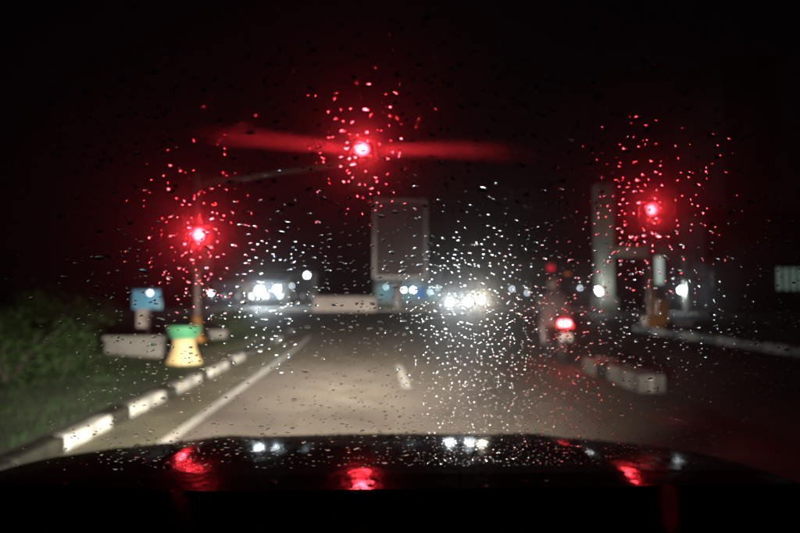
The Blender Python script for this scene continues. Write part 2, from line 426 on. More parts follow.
m_ = MB(); m_.bevbox(pb.x - .2, pb.x + .2, YP - .2, YP + .2, 0.03, 0.17, .02); m_.build('base_plate', 'orange_paint', t)
m_ = MB(); m_.tube([(pb.x, YP, 0.14), (pb.x, YP, 0.75)], [0.125, 0.125], 12); m_.build('painted_band', 'orange_paint', t, True)
m_ = MB(); m_.tube([armA, armA.lerp(armB, .5), armB], [0.06, 0.05, 0.042], 10); m_.build('arm', 'pole_paint', t, True)
m_ = MB(); m_.tube([armA + Vector((0, 0, .22)), armA.lerp(armB, .25)], 0.012, 6); m_.build('stay', 'steel', t)
for dz_ in (-.46, 0): m_ = MB(); m_.box(lampL.x - .04, lampL.x + .04, YP - .08, YP + .02, lampL.z + dz_ - .04, lampL.z + dz_ + .04); m_.build('bracket', 'steel', t)
signal_head('signal_head', t, lampT); signal_head('signal_head', t, lampL, .92)
m_ = MB(); m_.box(armB.x - .03, armB.x + .03, YP - .06, YP + .06, armB.z - .12, armB.z + .12); m_.build('hanger', 'steel', t)
# right signal
YR = 20.0
lampR = at(650, 210, YR - .25); pr = at(652, 300, YR)
t = thing('traffic_signal', 'traffic signal on a straight brown pole behind the far kerb, red lamp lit', 'traffic signal', (0, 0, 0), 0, 'traffic signals at the junction')
m_ = MB(); m_.tube([(pr.x, YR, 0.1), (pr.x, YR, 2.4), (pr.x, YR, lampR.z + .3)], [.14, .12, .09], 10); m_.build('pole', 'orange_brown' if 'orange_brown' in M else mat('orange_brown', (0.55, 0.27, 0.14), .5, var=.3, scale=3), t, True)
m_ = MB(); m_.bevbox(pr.x - .28, pr.x + .28, YR - .28, YR + .28, 0.08, .55, .03); m_.build('base_block', 'orange_paint', t)
m_ = MB(); m_.bevbox(pr.x + .16, pr.x + .50, YR - .14, YR + .14, .3, 1.1, .03); m_.build('control_box', 'orange_paint', t)
signal_head('signal_head', t, lampR, 1.0)

# ------------------------------------------------------------------ things on the left verge
def flat_base(px, py, Y):
    p = at(px, py, Y); return Vector((p.x, Y, verge_z(p.x, Y)))
c = flat_base(184, 362, 10.9)
t = thing('planter', 'hourglass concrete planter, cream below and green rim, on the verge', 'planter', c)
m_ = MB(); m_.lathe([(.31, -.03), (.315, .02), (.27, .10), (.205, .28), (.19, .40), (.20, .44)], 28); m_.build('pedestal', 'cream_paint', t, True)
m_ = MB(); m_.lathe([(.20, .442), (.25, .50), (.295, .63), (.305, .67), (.27, .675), (.25, .62), (.02, .60)], 28); m_.build('bowl', 'green_paint', t, True)
m_ = MB(); m_.lathe([(.245, .612), (.18, .635), (.02, .65)], 20); m_.build('soil', 'earth', t, True)
# low walls
def block(name, label, cat, px0, px1, ptop, pbot, Y, depth, m, z0=None):
    a = at(px0, pbot, Y); bq = at(px1, ptop, Y); zb = verge_z((a.x + bq.x) / 2, Y) - 0.04 if z0 is None else z0
    t = thing(name, label, cat, ((a.x + bq.x) / 2, Y, zb)); w2 = (bq.x - a.x) / 2; h = bq.z - zb
    m_ = MB(); m_.bevbox(-w2, w2, 0, depth, 0, h - 0.08, .02); m_.build('wall_body', m, t)
    m_ = MB(); m_.bevbox(-w2 - .03, w2 + .03, -.03, depth + .03, h - .0799, h, .015); m_.build('coping', m, t)
    return t
block('low_wall', 'long low pale wall on the verge in front of the blue sign', 'wall', 104, 162, 336, 358, 11.5, .2, 'wall_grey')
block('low_wall', 'small pale concrete block near the foot of the signal pole', 'wall', 210, 226, 330, 343, 16.6, .3, 'wall_grey')
# blue sign on a broad post with a lamp
YS = 15.2; s0 = at(133, 290, YS); s1 = at(160, 309, YS); q0 = at(155, 300, YS); q1 = at(163, 309, YS); pc = at(141, 330, YS)
t = thing('blue_sign', 'bright blue sign board on a broad pinkish post under a small lamp', 'sign', (0, 0, 0))
m_ = MB(); m_.bevbox(pc.x - .13, pc.x + .13, YS + .03, YS + .25, .05, s1.z + .1, .02); m_.build('post', 'pinkish_post', t)
m_ = MB(); m_.bevbox(s0.x, s1.x, YS - .03, YS + .028, s1.z, s0.z, .012); m_.build('board', 'blue_sign', t)
m_ = MB(); m_.bevbox(q0.x, q1.x, YS - .09, YS - .034, q1.z, q0.z, .012); m_.build('side_board', 'blue_sign_pale', t)
lp = at(150, 293, YS - .22)
m_ = MB(); m_.tube([(lp.x, YS - .03, s0.z + .02), (lp.x, YS - .2, lp.z + .12), (lp.x, YS - .22, lp.z + .06)], .012, 6); m_.build('lamp_arm', 'steel', t)
m_ = MB(); m_.lathe([(.03, -.04), (.05, 0), (.03, .035), (.012, .045)], 12, (lp.x, lp.y, lp.z)); m_.build('lamp_bulb', emit('sign_bulb', (.85, .95, 1), 9), t, True)

# ------------------------------------------------------------------ far side of the junction
# billboard
YB = 46.0; a = at(374, 278, YB); bq = at(426, 200, YB); pc = at(398, 300, YB)
t = thing('billboard', 'tall upright billboard in a pale frame on a single post', 'billboard', (0, 0, 0))
m_ = MB(); m_.box(a.x + .1, bq.x - .1, YB + .02, YB + .2, a.z + .1, bq.z - .1); m_.build('face', 'billboard_face', t)
for (x0, x1, z0, z1) in ((a.x - .07, a.x + .13, a.z, bq.z), (bq.x - .13, bq.x + .07, a.z, bq.z), (a.x + .131, bq.x - .131, a.z - .05, a.z + .16), (a.x + .131, bq.x - .131, bq.z - .16, bq.z + .05)):
    m_ = MB(); m_.bevbox(x0, x1, YB - .06, YB + .24, z0, z1, .02); m_.build('frame_bar', 'billboard_frame', t)
m_ = MB(); m_.tube([(pc.x, YB + .4, -.02), (pc.x, YB + .4, bq.z - .5)], .28, 14); m_.build('post', 'whitewash', t, True)
# low white wall straight ahead
block('low_wall', 'wide whitewashed median wall straight ahead beyond the junction', 'wall', 313, 376, 296.5, 312, 41.5, .5, 'whitewash', -0.02)
b = MB(); b.bevbox(-12, 16, 43, 52, -.03, .12, .03); tag(b.build('median_island', 'concrete'), kind='structure')

def stall(label, px0, px1, Y, h, lamps, roofmat, backmat, counter=True, emat='bulb_cool', tube=None):
    a = at(px0, 300, Y); bq = at(px1, 300, Y); cx = (a.x + bq.x) / 2; w2 = (bq.x - a.x) / 2; D = 2.2
    t = thing('street_stall', label, 'stall', (cx, Y, 0), 0, 'street stalls across the junction')
    for sx in (-1, 1):
        for yy in (0.0, D):
            m_ = MB(); m_.box(sx * w2 - .04, sx * w2 + .04, yy - .04, yy + .04, -.01, h); m_.build('post', 'wood', t)
    m_ = MB(); m_.add([(-w2 - .25, -.5, h - .18), (w2 + .25, -.5, h - .18), (w2 + .25, D + .2, h + .35), (-w2 - .25, D + .2, h + .35), (-w2 - .25, -.5, h - .12), (w2 + .25, -.5, h - .12), (w2 + .25, D + .2, h + .41), (-w2 - .25, D + .2, h + .41)],
                      [(3, 2, 1, 0), (4, 5, 6, 7), (0, 1, 5, 4), (1, 2, 6, 5), (2, 3, 7, 6), (3, 0, 4, 7)]); m_.build('roof', roofmat, t)
    if backmat:
        m_ = MB(); m_.box(-w2 + .05, w2 - .05, D - .12, D - .06, .0, h + .1); m_.build('back_panel', backmat, t)
    if counter:
        m_ = MB(); m_.bevbox(-w2 + .1, w2 - .1, .1, .6, 0, .85, .02); c_ = m_.build('counter', 'stall_back', t)
        for k in range(3):
            m_ = MB(); x = -w2 + .3 + k * (2 * w2 - .6) / 2; m_.lathe([(.07, .85), (.09, .9), (.09, 1.08), (.05, 1.12)], 10, (x, .35, 0)); m_.build('jar', 'panel_white', c_, True)
    for (px, py, r, em) in lamps:
        p = at(px, py, Y + .15) - Vector((cx, Y, 0))
        m_ = MB(); m_.lathe([(r * .4, -r), (r * .9, -r * .6), (r, 0), (r * .7, r * .7), (r * .3, r)], 8, p); l = m_.build('lamp_bulb', em, t, True)
        if p.z < h:
            m_ = MB(); m_.tube([(p.x, p.y, p.z + r), (p.x, p.y, h - .1)], .012, 5); m_.build('lamp_cord', 'black_plastic', l)
    return t
stall('street stall with two bright white bulbs close together on its front', 246, 284, 46, 2.3, [(260, 291, .24, 'bulb_cool'), (277, 289, .15, 'bulb_cool')], 'tarp', 'stall_back')
stall('dim street stall with one tiny bulb just beside the signal pole', 206, 240, 48, 2.2, [(211, 293, .09, 'bulb_small')], 'roof_dark', 'stall_back')
stall('unlit-looking stall with a single high bluish bulb beside the white median wall', 290, 314, 50, 3.0, [(307, 275, .15, 'bulb_small')], 'roof_dark', 'stall_back')
stall('stall with a bright white lantern behind the brown signal pole', 668, 700, 40, 2.3, [(681, 290, .13, 'bulb_mid')], 'roof_dark', None, False)

# shops behind the billboard
def shop(label, px0, px1, Y, h, panes, lamps=(), wall='wall_pale', depth=6):
    a = at(px0, 300, Y); bq = at(px1, 300, Y); cx = (a.x + bq.x) / 2; w2 = (bq.x - a.x) / 2
    t = thing('shop_building', label, 'building', (cx, Y, 0), 0, 'shops beyond the junction')
    m_ = MB(); m_.box(-w2, w2, 0, depth, -.02, h); m_.build('wall', wall, t)
    m_ = MB(); m_.box(-w2 - .2, w2 + .2, -.9, depth + .2, h + .001, h + .25); m_.build('roof', 'roof_dark', t)
    for (p0, p1, t0, t1, em) in panes:
        u = at(p0, t1, Y) - Vector((cx, Y, 0)); v = at(p1, t0, Y) - Vector((cx, Y, 0))
        m_ = MB(); m_.box(u.x - .06, v.x + .06, -.05, .02, u.z - .06, v.z + .06); f = m_.build('window', 'wall_dark', t)
        m_ = MB(); m_.box(u.x, v.x, -.07, -.052, u.z, v.z); m_.build('pane', em, f)
    for (px, py, r, em) in lamps:
        p = at(px, py, Y - .5) - Vector((cx, Y, 0))
        m_ = MB(); m_.lathe([(r * .4, -r), (r * .9, -r * .6), (r, 0), (r * .7, r * .7), (r * .3, r)], 8, p); l = m_.build('lamp_bulb', em, t, True)
        m_ = MB(); m_.tube([(p.x, p.y + r * .5, p.z), (p.x, .02, p.z + .1)], .02, 5); m_.build('lamp_arm', 'steel', l)
    return t
shop('low shop with a teal lit front behind the billboard post', 374, 442, 62, 3.6, [(377, 392, 285, 300, 'shop_lit'), (403, 414, 285, 300, 'shop_lit'), (416, 424, 288, 299, 'shop_blue'), (426, 438, 286, 299, 'shop_lit')], [(404, 290, .10, 'bulb_small'), (413, 290, .15, 'bulb_small'), (386, 287, .07, 'bulb_tiny'), (430, 292, .08, 'bulb_tiny'), (438, 288, .06, 'bulb_tiny')])
shop('dim bluish shop behind the stalls with the white bulbs', 222, 306, 64, 3.2, [(228, 244, 288, 300, 'shop_blue2' if 'shop_blue2' in M else emit('shop_blue2', (.10, .22, .36), .10, False)), (284, 300, 287, 298, 'shop_blue2')], [(232, 290, .07, 'bulb_tiny'), (292, 286, .08, 'bulb_tiny'), (301, 290, .06, 'bulb_tiny')], wall='stall_back')
shop('shop with a small red sign and an orange strip behind the oncoming lights', 500, 590, 60, 4.2, [(547, 554, 265, 271, 'neon_red'), (564, 570, 273, 274.6, 'neon_orange'), (505, 530, 284, 296, emit('shop_dim', (.45, .55, .6), .05, False))], [(512, 289, .08, 'bulb_tiny'), (527, 293, .07, 'bulb_tiny'), (580, 288, .08, 'bulb_tiny')], wall='wall_dark')

# tall lit pillar with a cross beam
YG = 40.0; pa = at(595, 185, YG); pbb = at(612, 290, YG)
t = thing('gate_pillar', 'tall stone gate pillar lit from below, with a cross beam and short post', 'pillar', (0, 0, 0))
xc = (pa.x + pbb.x) / 2; zt = pa.z
m_ = MB(); n = 9
for k in range(n):
    z0 = .9 + (zt - .9) * k / n; z1 = .9 + (zt - .9) * (k + 1) / n; ins = .012 * (k % 2)
    m_ = MB(); m_.bevbox(xc - .52 + ins, xc + .52 - ins, YG - .5 + ins, YG + .5 - ins, z0 + .008, z1, .03); m_.build('stone_course', 'pillar_stone', t)
m_ = MB(); m_.bevbox(xc - .7, xc + .7, YG - .7, YG + .7, -.02, .895, .04); m_.build('plinth', 'pillar_stone', t)
ba = at(613, 257, YG); bb_ = at(690, 247, YG)
m_ = MB(); m_.bevbox(xc + .53, bb_.x, YG - .25, YG + .25, ba.z, bb_.z, .03); m_.build('cross_beam', 'pillar_stone', t)
ca = at(652, 284, YG); cb = at(664, 258, YG)
m_ = MB(); m_.bevbox(bb_.x - .45, bb_.x - .05, YG - .2, YG + .2, -.02, ba.z - .002, .03); m_.build('short_post', 'pillar_stone', t)
m_ = MB(); m_.bevbox(ca.x + .1, cb.x - .1, YG - .1, YG + .1, ca.z, ba.z - .003, .03); m_.build('hanging_light_box', 'tube_green', t)
up = at(599, 292, YG - 2.2)
t = thing('floodlight', 'small white floodlight at the foot of the lit pillar', 'lamp', (up.x, up.y, 0))
m_ = MB(); m_.tube([(0, 0, -.01), (0, 0, up.z - .12)], .03, 8); m_.build('stand', 'steel', t)
m_ = MB(); m_.bevbox(-.16, .16, -.10, .10, up.z - .13, up.z + .13, .03); h_ = m_.build('housing', 'black_plastic', t)
m_ = MB(); m_.disc((0, -.105, up.z), .10, 12, (0, -1, 0)); m_.build('lamp_glass', 'bulb_mid', h_)
m_ = MB(); m_.disc((-.05, .08, up.z + .14), .10, 10, (0, .8, .6)); m_.build('uplight_glass', 'uplight', h_)

# building at the right with a lit window of several panes
def big_building(label, px0, px1, ptop, Y, wall, wins, storeys, depth=10):
    a = at(px0, 300, Y); bq = at(px1, ptop, Y); cx = (a.x + bq.x) / 2; w2 = (bq.x - a.x) / 2; h = bq.z
    t = thing('building', label, 'building', (cx, Y, 0), 0, 'buildings along the crossing road')
    m_ = MB(); m_.box(-w2, w2, 0, depth, -.02, h); m_.build('wall', wall, t)
    m_ = MB(); m_.box(-w2 - .15, w2 + .15, -.15, depth + .15, h + .001, h + .3); m_.build('parapet', 'roof_dark', t)
    for k in range(1, storeys):
        m_ = MB(); m_.box(-w2 - .05, w2 + .05, -.10, -.001, h * k / storeys - .1, h * k / storeys + .1); m_.build('floor_band', 'wall_dark', t)
    for (p0, p1, t0, t1, em, npane) in wins:
        u = at(p0, t1, Y) - Vector((cx, Y, 0)); v = at(p1, t0, Y) - Vector((cx, Y, 0))
        m_ = MB(); m_.box(u.x - .1, v.x + .1, -.08, -.002, u.z - .1, v.z + .1); f = m_.build('window', 'wall_dark', t)
        for k in range(npane):
            w_ = (v.x - u.x) / npane; m_ = MB(); m_.box(u.x + w_ * k + .11, u.x + w_ * (k + 1) - .11, -.10, -.082, u.z, v.z); m_.build('pane', em, f)
    return t
big_building('low building with a pale green lit window of four panes', 706, 860, 215, 42, 'wall_dark', [(775, 803, 268, 290, 'pane_lit', 4), (708, 714, 272, 288, emit('pane_dim', (.6, .8, .75), .05, False), 1)], 2)
big_building('tall unlit tower behind the low building with the green window', 728, 775, 60, 58, 'wall_dark', [], 6)

# ------------------------------------------------------------------ motorcycles and riders
def wheel(parent, y, r=.28):
    m_ = MB(); n = 24; prof = []
    for k in range(8):
        a = 2 * PI * k / 8; prof.append((r - .045 + .045 * math.cos(a), .045 * math.sin(a)))
    vs_, fs_ = [], []
    for i in range(n):
        a = 2 * PI * i / n
        for (rr, xx) in prof: vs_.append((xx, y + rr * math.cos(a), r + rr * math.sin(a)))
    for i in range(n):
        for k in range(8):
            fs_.append((i * 8 + k, ((i + 1) % n) * 8 + k, ((i + 1) % n) * 8 + (k + 1) % 8, i * 8 + (k + 1) % 8))
    m_.add(vs_, fs_); w_ = m_.build('wheel', 'rubber', parent, True)
    m_ = MB(); m_.lathe([(.03, -.05), (r - .085, -.02), (r - .075, 0), (r - .085, .02), (.03, .05)], 20, (0, y, r), 'x'); m_.build('rim', 'steel', w_, True)
def motorcycle(label, loc, rz, tail='tail_red', head='bulb_off', group='motorcycles on the wet road'):
    t = thing('motorcycle', label, 'motorcycle', loc, rz, group)
    wheel(t, .62); wheel(t, -.62)
    m_ = MB(); m_.tube([(0, -.85, .80), (0, -.55, .78), (0, -.15, .70), (0, .1, .52), (0, .32, .50)], [.05, .115, .14, .12, .09], 12); m_.build('body', 'bike_paint', t, True)
    m_ = MB(); m_.tube([(0, -.78, .87), (0, -.5, .86), (0, -.1, .80), (0, .02, .79)], [.07, .12, .12, .06], 12); m_.build('seat', 'black_plastic', t, True)
    m_ = MB(); m_.tube([(0, .30, .50), (0, .36, .75), (0, .34, 1.0)], [.14, .15, .10], 12); m_.build('front_shield', 'bike_paint', t, True)
    m_ = MB(); m_.tube([(.06, .62, .28), (.06, .42, .85)], .022, 8); m_.tube([(-.06, .62, .28), (-.06, .42, .85)], .022, 8); m_.build('fork', 'steel', t, True)
    m_ = MB(); m_.tube([(-.34, .20, 1.03), (-.22, .30, 1.05), (0, .36, 1.02), (.22, .30, 1.05), (.34, .20, 1.03)], .016, 8); h_ = m_.build('handlebar', 'black_plastic', t, True)
    for s in (-1, 1):
        m_ = MB(); m_.tube([(s * .24, .29, 1.05), (s * .28, .30, 1.22)], .008, 6); m_.lathe([(.01, -.02), (.06, -.015), (.06, .01), (.02, .02)], 12, (s * .29, .29, 1.25), 'y'); m_.build('mirror', 'black_plastic', h_, True)
    m_ = MB(); m_.tube([(0, .92, .42), (0, .8, .56), (0, .55, .60), (0, .36, .5)], [.05, .06, .06, .05], 8); m_.build('front_mudguard', 'bike_paint', t, True)
    m_ = MB(); m_.tube([(0, -.80, .74), (0, -.95, .58), (0, -1.0, .42)], [.07, .07, .05], 8); m_.build('rear_mudguard', 'black_plastic', t, True)
    m_ = MB(); m_.bevbox(-.11, .11, -1.02, -1.0, .46, .60, .006); m_.build('number_plate', 'plate', t)
    m_ = MB(); m_.bevbox(-.10, .10, -.955, -.86, .74, .825, .02); m_.build('tail_light', tail, t)
    for s in (-1, 1):
        m_ = MB(); m_.lathe([(.01, -.04), (.03, -.02), (.032, .02), (.01, .04)], 8, (s * .14, -.9, .72), 'y'); m_.build('indicator', 'orange_paint', t, True)
    m_ = MB(); m_.tube([(.14, -.2, .34), (.15, -.6, .38), (.15, -.9, .46)], [.03, .05, .055], 10); m_.build('exhaust', 'chrome', t, True)
    m_ = MB(); m_.bevbox(-.11, .11, .462, .70, .80, .842, .01); m_.build('added_beam_shield', 'black_plastic', t)  # shield added to keep headlight glare off the near road
    m_ = MB(); m_.disc((0, .468, .93), .105, 12, (0, 1, 0)); m_.build('headlight', head, t)
    m_ = MB(); m_.bevbox(-.12, .12, .30, .46, .83, 1.03, .04); m_.build('headlight_cowl', 'bike_paint', t)
    return t
def rider(label, loc, rz, jacket, helm):
    t = thing('person', label, 'person', loc, rz)
    P_ = [((0, -.28, .93), .16), ((0, -.25, 1.08), .165), ((0, -.18, 1.25), .18), ((0, -.13, 1.38), .15), ((0, -.10, 1.46), .065), ((0, -.07, 1.53), .075), ((0, -.055, 1.62), .085)]
    E_ = [(0, 1), (1, 2), (2, 3), (3, 4), (4, 5), (5, 6)]
    for s in (-1, 1):
        i = len(P_); P_ += [((s * .20, -.13, 1.36), .075), ((s * .31, -.02, 1.16), .058), ((s * .325, .14, 1.07), .042)]
        E_ += [(3, i), (i, i + 1), (i + 1, i + 2)]
        i = len(P_); P_ += [((s * .15, -.20, .90), .11), ((s * .20, .20, .80), .085), ((s * .19, .16, .48), .06), ((s * .19, .14, .33), .048), ((s * .19, .27, .30), .045)]
        E_ += [(0, i), (i, i + 1), (i + 1, i + 2), (i + 2, i + 3), (i + 3, i + 4)]
    me = bpy.data.meshes.new('body'); me.from_pydata([p for p, r in P_], E_, []); me.update()
    o = bpy.data.objects.new('body', me); C.objects.link(o); o.parent = t; me.materials.append(M[jacket])
    md = o.modifiers.new('skin', 'SKIN'); md.use_smooth_shade = True
    for k, (p, r) in enumerate(P_): me.skin_vertices[0].data[k].radius = (r, r)
    me.skin_vertices[0].data[0].use_root = True
    sb = o.modifiers.new('sub', 'SUBSURF'); sb.levels = 1; sb.render_levels = 2
    m_ = MB(); m_.lathe([(.06, -.15), (.115, -.12), (.135, -.02), (.135, .05), (.11, .12), (.06, .155), (.01, .165)], 18, (0, -.05, 1.64)); hm = m_.build('helmet', helm, t, True)
    m_ = MB(); vv = []
    for k in range(9):
        a = PI * (.22 + .56 * k / 8); vv += [(math.cos(a) * .142, -.05 + math.sin(a) * .142, 1.60), (math.cos(a) * .142, -.05 + math.sin(a) * .142, 1.70)]
    m_.add(vv, [(2 * k, 2 * k + 1, 2 * k + 3, 2 * k + 2) for k in range(8)]); m_.build('visor', 'visor', hm, True)
    # loose rain poncho over back and hips
    m_ = MB(); rings = [(.115, .11, 1.47, -.11), (.24, .17, 1.38, -.13), (.29, .22, 1.20, -.18), (.30, .26, 1.02, -.25), (.33, .30, .86, -.30), (.36, .33, .74, -.33)]; n = 22; vv = []
    for q, (rx, ry, z, yc) in enumerate(rings):
        for k in range(n):
            a = 2 * PI * k / n; wv = 1 + .05 * q / 5 * math.sin(5 * a + q)
            vv.append((rx * math.cos(a) * wv, yc + ry * math.sin(a) * wv, z + .02 * math.sin(3 * a + 1) * q / 5))
    m_.add(vv, [(q * n + k, q * n + (k + 1) % n, (q + 1) * n + (k + 1) % n, (q + 1) * n + k) for q in range(len(rings) - 1) for k in range(n)])
    m_.build('rain_poncho', jacket, t, True)
    for s in (-1, 1):
        g = MB(); g.tube([(s * .325, .12, 1.075), (s * .32, .20, 1.06)], [.038, .036], 8)
        for k in range(4):
            x = s * (.285 + .022 * k); g.tube([(x, .19, 1.065), (x, .235, 1.05), (x, .235, 1.015), (x, .20, 1.0)], [.011, .011, .010, .008], 6)
        g.tube([(s * .285, .17, 1.05), (s * .265, .20, 1.02), (s * .27, .22, 1.0)], [.012, .011, .009], 6); g.build('glove', 'dark_jacket', t, True)
    return t
YM = 11.3; pm = at(570, 372, YM); rzm = R(-5)
motorcycle('motorcycle waiting beside the median nose with its red tail light glowing', (pm.x, YM + .95, 0), rzm)
rider('person in a pale rain poncho and helmet riding the motorcycle with the red tail light', (pm.x - .02, YM + .98, 0.03), rzm, 'poncho', 'helmet').scale = (.95, .95, .93)

# ------------------------------------------------------------------ oncoming traffic
def lamp_beam(parent, loc, power, col):
    l = bpy.data.lights.new('headlamp_beam', 'SPOT'); l.energy = power; l.spot_size = R(70); l.spot_blend = 1.0; l.color = col; l.shadow_soft_size = .10
    o = bpy.data.objects.new('headlamp_beam', l); C.objects.link(o); o.parent = parent; o.location = loc
    o.rotation_euler = (R(90 + 0.6), 0, 0); o.scale = (1, .12, 1); return o
def car(label, loc, rz, paint, hl, spacing=.62):
    t = thing('oncoming_car', label, 'car', loc, rz)
    # cross sections along y (front = +y): half-width, bottom, top
    prof = [(-2.1, .72, .45, .85), (-2.0, .80, .30, 1.0), (-1.2, .84, .26, 1.02), (0.3, .85, .25, 1.0), (1.2, .84, .25, .96), (1.95, .78, .28, .84), (2.12, .66, .38, .70)]
    m_ = MB(); vv = []; n = 8
    for (y, hw, z0, z1) in prof:
        mid = (z0 + z1) / 2
        vv += [(-hw * .86, y, z0), (hw * .86, y, z0), (hw, y, z0 + .15), (hw, y, z1 - .12), (hw * .9, y, z1), (-hw * .9, y, z1), (-hw, y, z1 - .12), (-hw, y, z0 + .15)]
    fs_ = [(i * n + k, i * n + (k + 1) % n, (i + 1) * n + (k + 1) % n, (i + 1) * n + k) for i in range(len(prof) - 1) for k in range(n)]
    fs_ += [tuple(range(n - 1, -1, -1)), tuple((len(prof) - 1) * n + k for k in range(n))]
    m_.add(vv, fs_); m_.build('body', paint, t, True)
    m_ = MB(); m_.add([(-.72, -1.9, .99), (.72, -1.9, .99), (.76, .95, .97), (-.76, .95, .97), (-.6, -1.45, 1.52), (.6, -1.45, 1.52), (.62, .1, 1.50), (-.62, .1, 1.50)], [(4, 5, 6, 7), (0, 1, 5, 4), (1, 2, 6, 5), (2, 3, 7, 6), (3, 0, 4, 7)]); cb = m_.build('cabin', paint, t)
    m_ = MB(); m_.add([(-.66, .90, 1.01), (.66, .90, 1.01), (.56, .16, 1.46), (-.56, .16, 1.46)], [(0, 1, 2, 3)]); o = m_.build('windscreen', 'visor', t); o.location = (0, .012, .012)
    m_ = MB(); m_.box(-.45, .45, 2.10, 2.14, .42, .60); m_.build('grille', 'black_plastic', t)
    m_ = MB(); m_.box(-.24, .24, 2.141, 2.155, .44, .55); m_.build('number_plate', 'plate', t)
    for s in (-1, 1):
        m_ = MB(); m_.disc((s * spacing, 2.145, .74), .135, 12, (0, 1, 0)); m_.build('headlight', hl, t); lamp_beam(t, (s * spacing, 2.26, .74), 1150, (.86, .95, 1.0))
        m_ = MB(); m_.bevbox(s * spacing - .13, s * spacing + .13, 1.93, 2.135, .63, .85, .03); m_.build('headlight_housing', 'black_plastic', t)
        m_ = MB(); m_.bevbox(s * spacing - .13, s * spacing + .13, 2.136, 2.50, .595, .638, .01); m_.build('added_beam_shield', 'black_plastic', t)  # added blocker, stops a bright pool on the road in front
        m_ = MB(); m_.bevbox(s * .92 - .09, s * .92 + .09, .55, .68, 1.0, 1.14, .03); m_.build('mirror', 'black_plastic', t)
        for yy in (-1.3, 1.35):
            m_ = MB(); m_.lathe([(.2, -.1), (.31, -.1), (.325, 0), (.31, .1), (.2, .1)], 18, (s * .74, yy, .32), 'x'); w_ = m_.build('wheel', 'rubber', t, True)
            m_ = MB(); m_.lathe([(.04, -.105), (.19, -.104), (.19, .104), (.04, .105)], 14, (s * .74, yy, .32), 'x'); m_.build('rim', 'steel', w_, True)
    return t
YC = 36.0
c0, c1 = at(450, 297, YC), at(468.5, 299, YC)
car('dark car facing us across the junction with two dazzling white headlights', ((c0.x + c1.x) / 2, YC + 2.14, (c0.z + c1.z) / 2 - .74 - .0), PI + .0, 'car_paint_silver', 'headlight_cool', (c1.x - c0.x) / 2)
bpy.data.objects['oncoming_car'].location.z = 0.0
cm = at(481, 297, 33.0)
mc = motorcycle('motorcycle facing us beside the car with one dazzling warm headlight', (cm.x, 33.5, 0), PI, 'tail_red_small', 'headlight_warm')
lamp_beam(mc, (0, .59, .93), 1150, (1.0, .86, .66))
rider('person in a dark jacket on the motorcycle with the warm headlight', (cm.x, 33.5, 0), PI, 'dark_jacket', 'helmet')

# ------------------------------------------------------------------ the car the picture is taken from
t = thing('car', 'dark wet car bonnet and black dashboard at the bottom of the picture', 'car', (0, 0, 0))
def bonnet_z(x, y):
    s = (y - .90) / 1.0
    return 1.088 - .030 * s - .150 * max(0, s - .15) ** 2 - .05 * max(0, s - .85) * 8 * max(0, s - .85) - .05 * x * x - .03 * (abs(x) ** 4) + .008 * math.exp(-((abs(x) - .42) / .06) ** 2) * min(1, max(0, s) * 3 + .2)
b = MB(); nx, ny = 56, 40
for j in range(ny + 1):
    for i in range(nx + 1):
        x = -.80 + 1.60 * i / nx; y = .90 + 1.06 * j / ny + 0 * x
        y -= .10 * (x / .8) ** 2 * (j / ny); b.v.append((x, y, bonnet_z(x, y)))
for j in range(ny):
    for i in range(nx):
        a_ = j * (nx + 1) + i; b.f.append((a_, a_ + 1, a_ + nx + 2, a_ + nx + 1)); b.mi.append(0)
bon = b.build('bonnet', 'car_paint_dark', t, True)
m_ = MB(); m_.bevbox(-.80, .80, 1.60, 1.97, .35, bonnet_z(.78, 1.9) - .06, .05); m_.build('front_bumper', 'car_paint_dark', t)
for hx in HEAD_X:
    m_ = MB(); m_.lathe([(.02, -.10), (.08, -.05), (.09, .03)], 16, (hx, 1.96, HEAD_Z), 'y'); hl_ = m_.build('headlight', 'chrome', t, True)
    m_ = MB(); m_.disc((hx, 1.98, HEAD_Z), .03, 10, (0, 1, 0)); m_.build('bulb', 'bulb_off', hl_)
for o in head_spots: o.parent = t
# dashboard: long dark shelf under the glass
b = MB(); nx, ny = 40, 20
for j in range(ny + 1):
    for i in range(nx + 1):
        x = -.85 + 1.7 * i / nx; s = j / ny; y = .30 + .485 * s
        z = 1.149 + .080 * (.785 - y) + .014 * s * max(0, min(1, (-.22 - x) / .25)) - .004 * s * s; b.v.append((x, y, z))
for j in range(ny):
    for i in range(nx):
        a_ = j * (nx + 1) + i; b.f.append((a_, a_ + 1, a_ + nx + 2, a_ + nx + 1)); b.mi.append(0)
b.build('dashboard', 'dash_plastic', t, True)
m_ = MB(); m_.box(-.85, .85, .26, .299, .6, 1.186); m_.build('dashboard_front', 'dash_plastic', t)
m_ = MB(); m_.bevbox(-.82, .82, .80, .895, 1.0, 1.09, .015); m_.build('cowl', 'black_plastic', t)

# windscreen pane: clear glass with a thin dirty water film, added to scatter halos and bloom round the lamps
O_ = Vector((0, .60, H)); RK = R(50)
vV = Vector((0, -math.cos(RK), math.sin(RK))); vU = Vector((1, 0, 0)); vN = Vector((0, math.sin(RK), math.cos(RK)))
def on_glass(u, v, n): return O_ + vU * u + vV * v + vN * n
gm = bpy.data.materials.new('windscreen_glass'); gm.use_nodes = True; tt = gm.node_tree; tt.nodes.clear()
tr = tt.nodes.new('ShaderNodeBsdfTransparent'); tr.inputs[0].default_value = (.95, .96, .96, 1)
v1 = tt.nodes.new('ShaderNodeVolumeScatter'); v2 = tt.nodes.new('ShaderNodeVolumeScatter'); va = tt.nodes.new('ShaderNodeAddShader'); oo = tt.nodes.new('ShaderNodeOutputMaterial')
v1.inputs['Color'].default_value = (1, 1, 1, 1); v1.inputs['Density'].default_value = 1.35; v1.inputs['Anisotropy'].default_value = .945
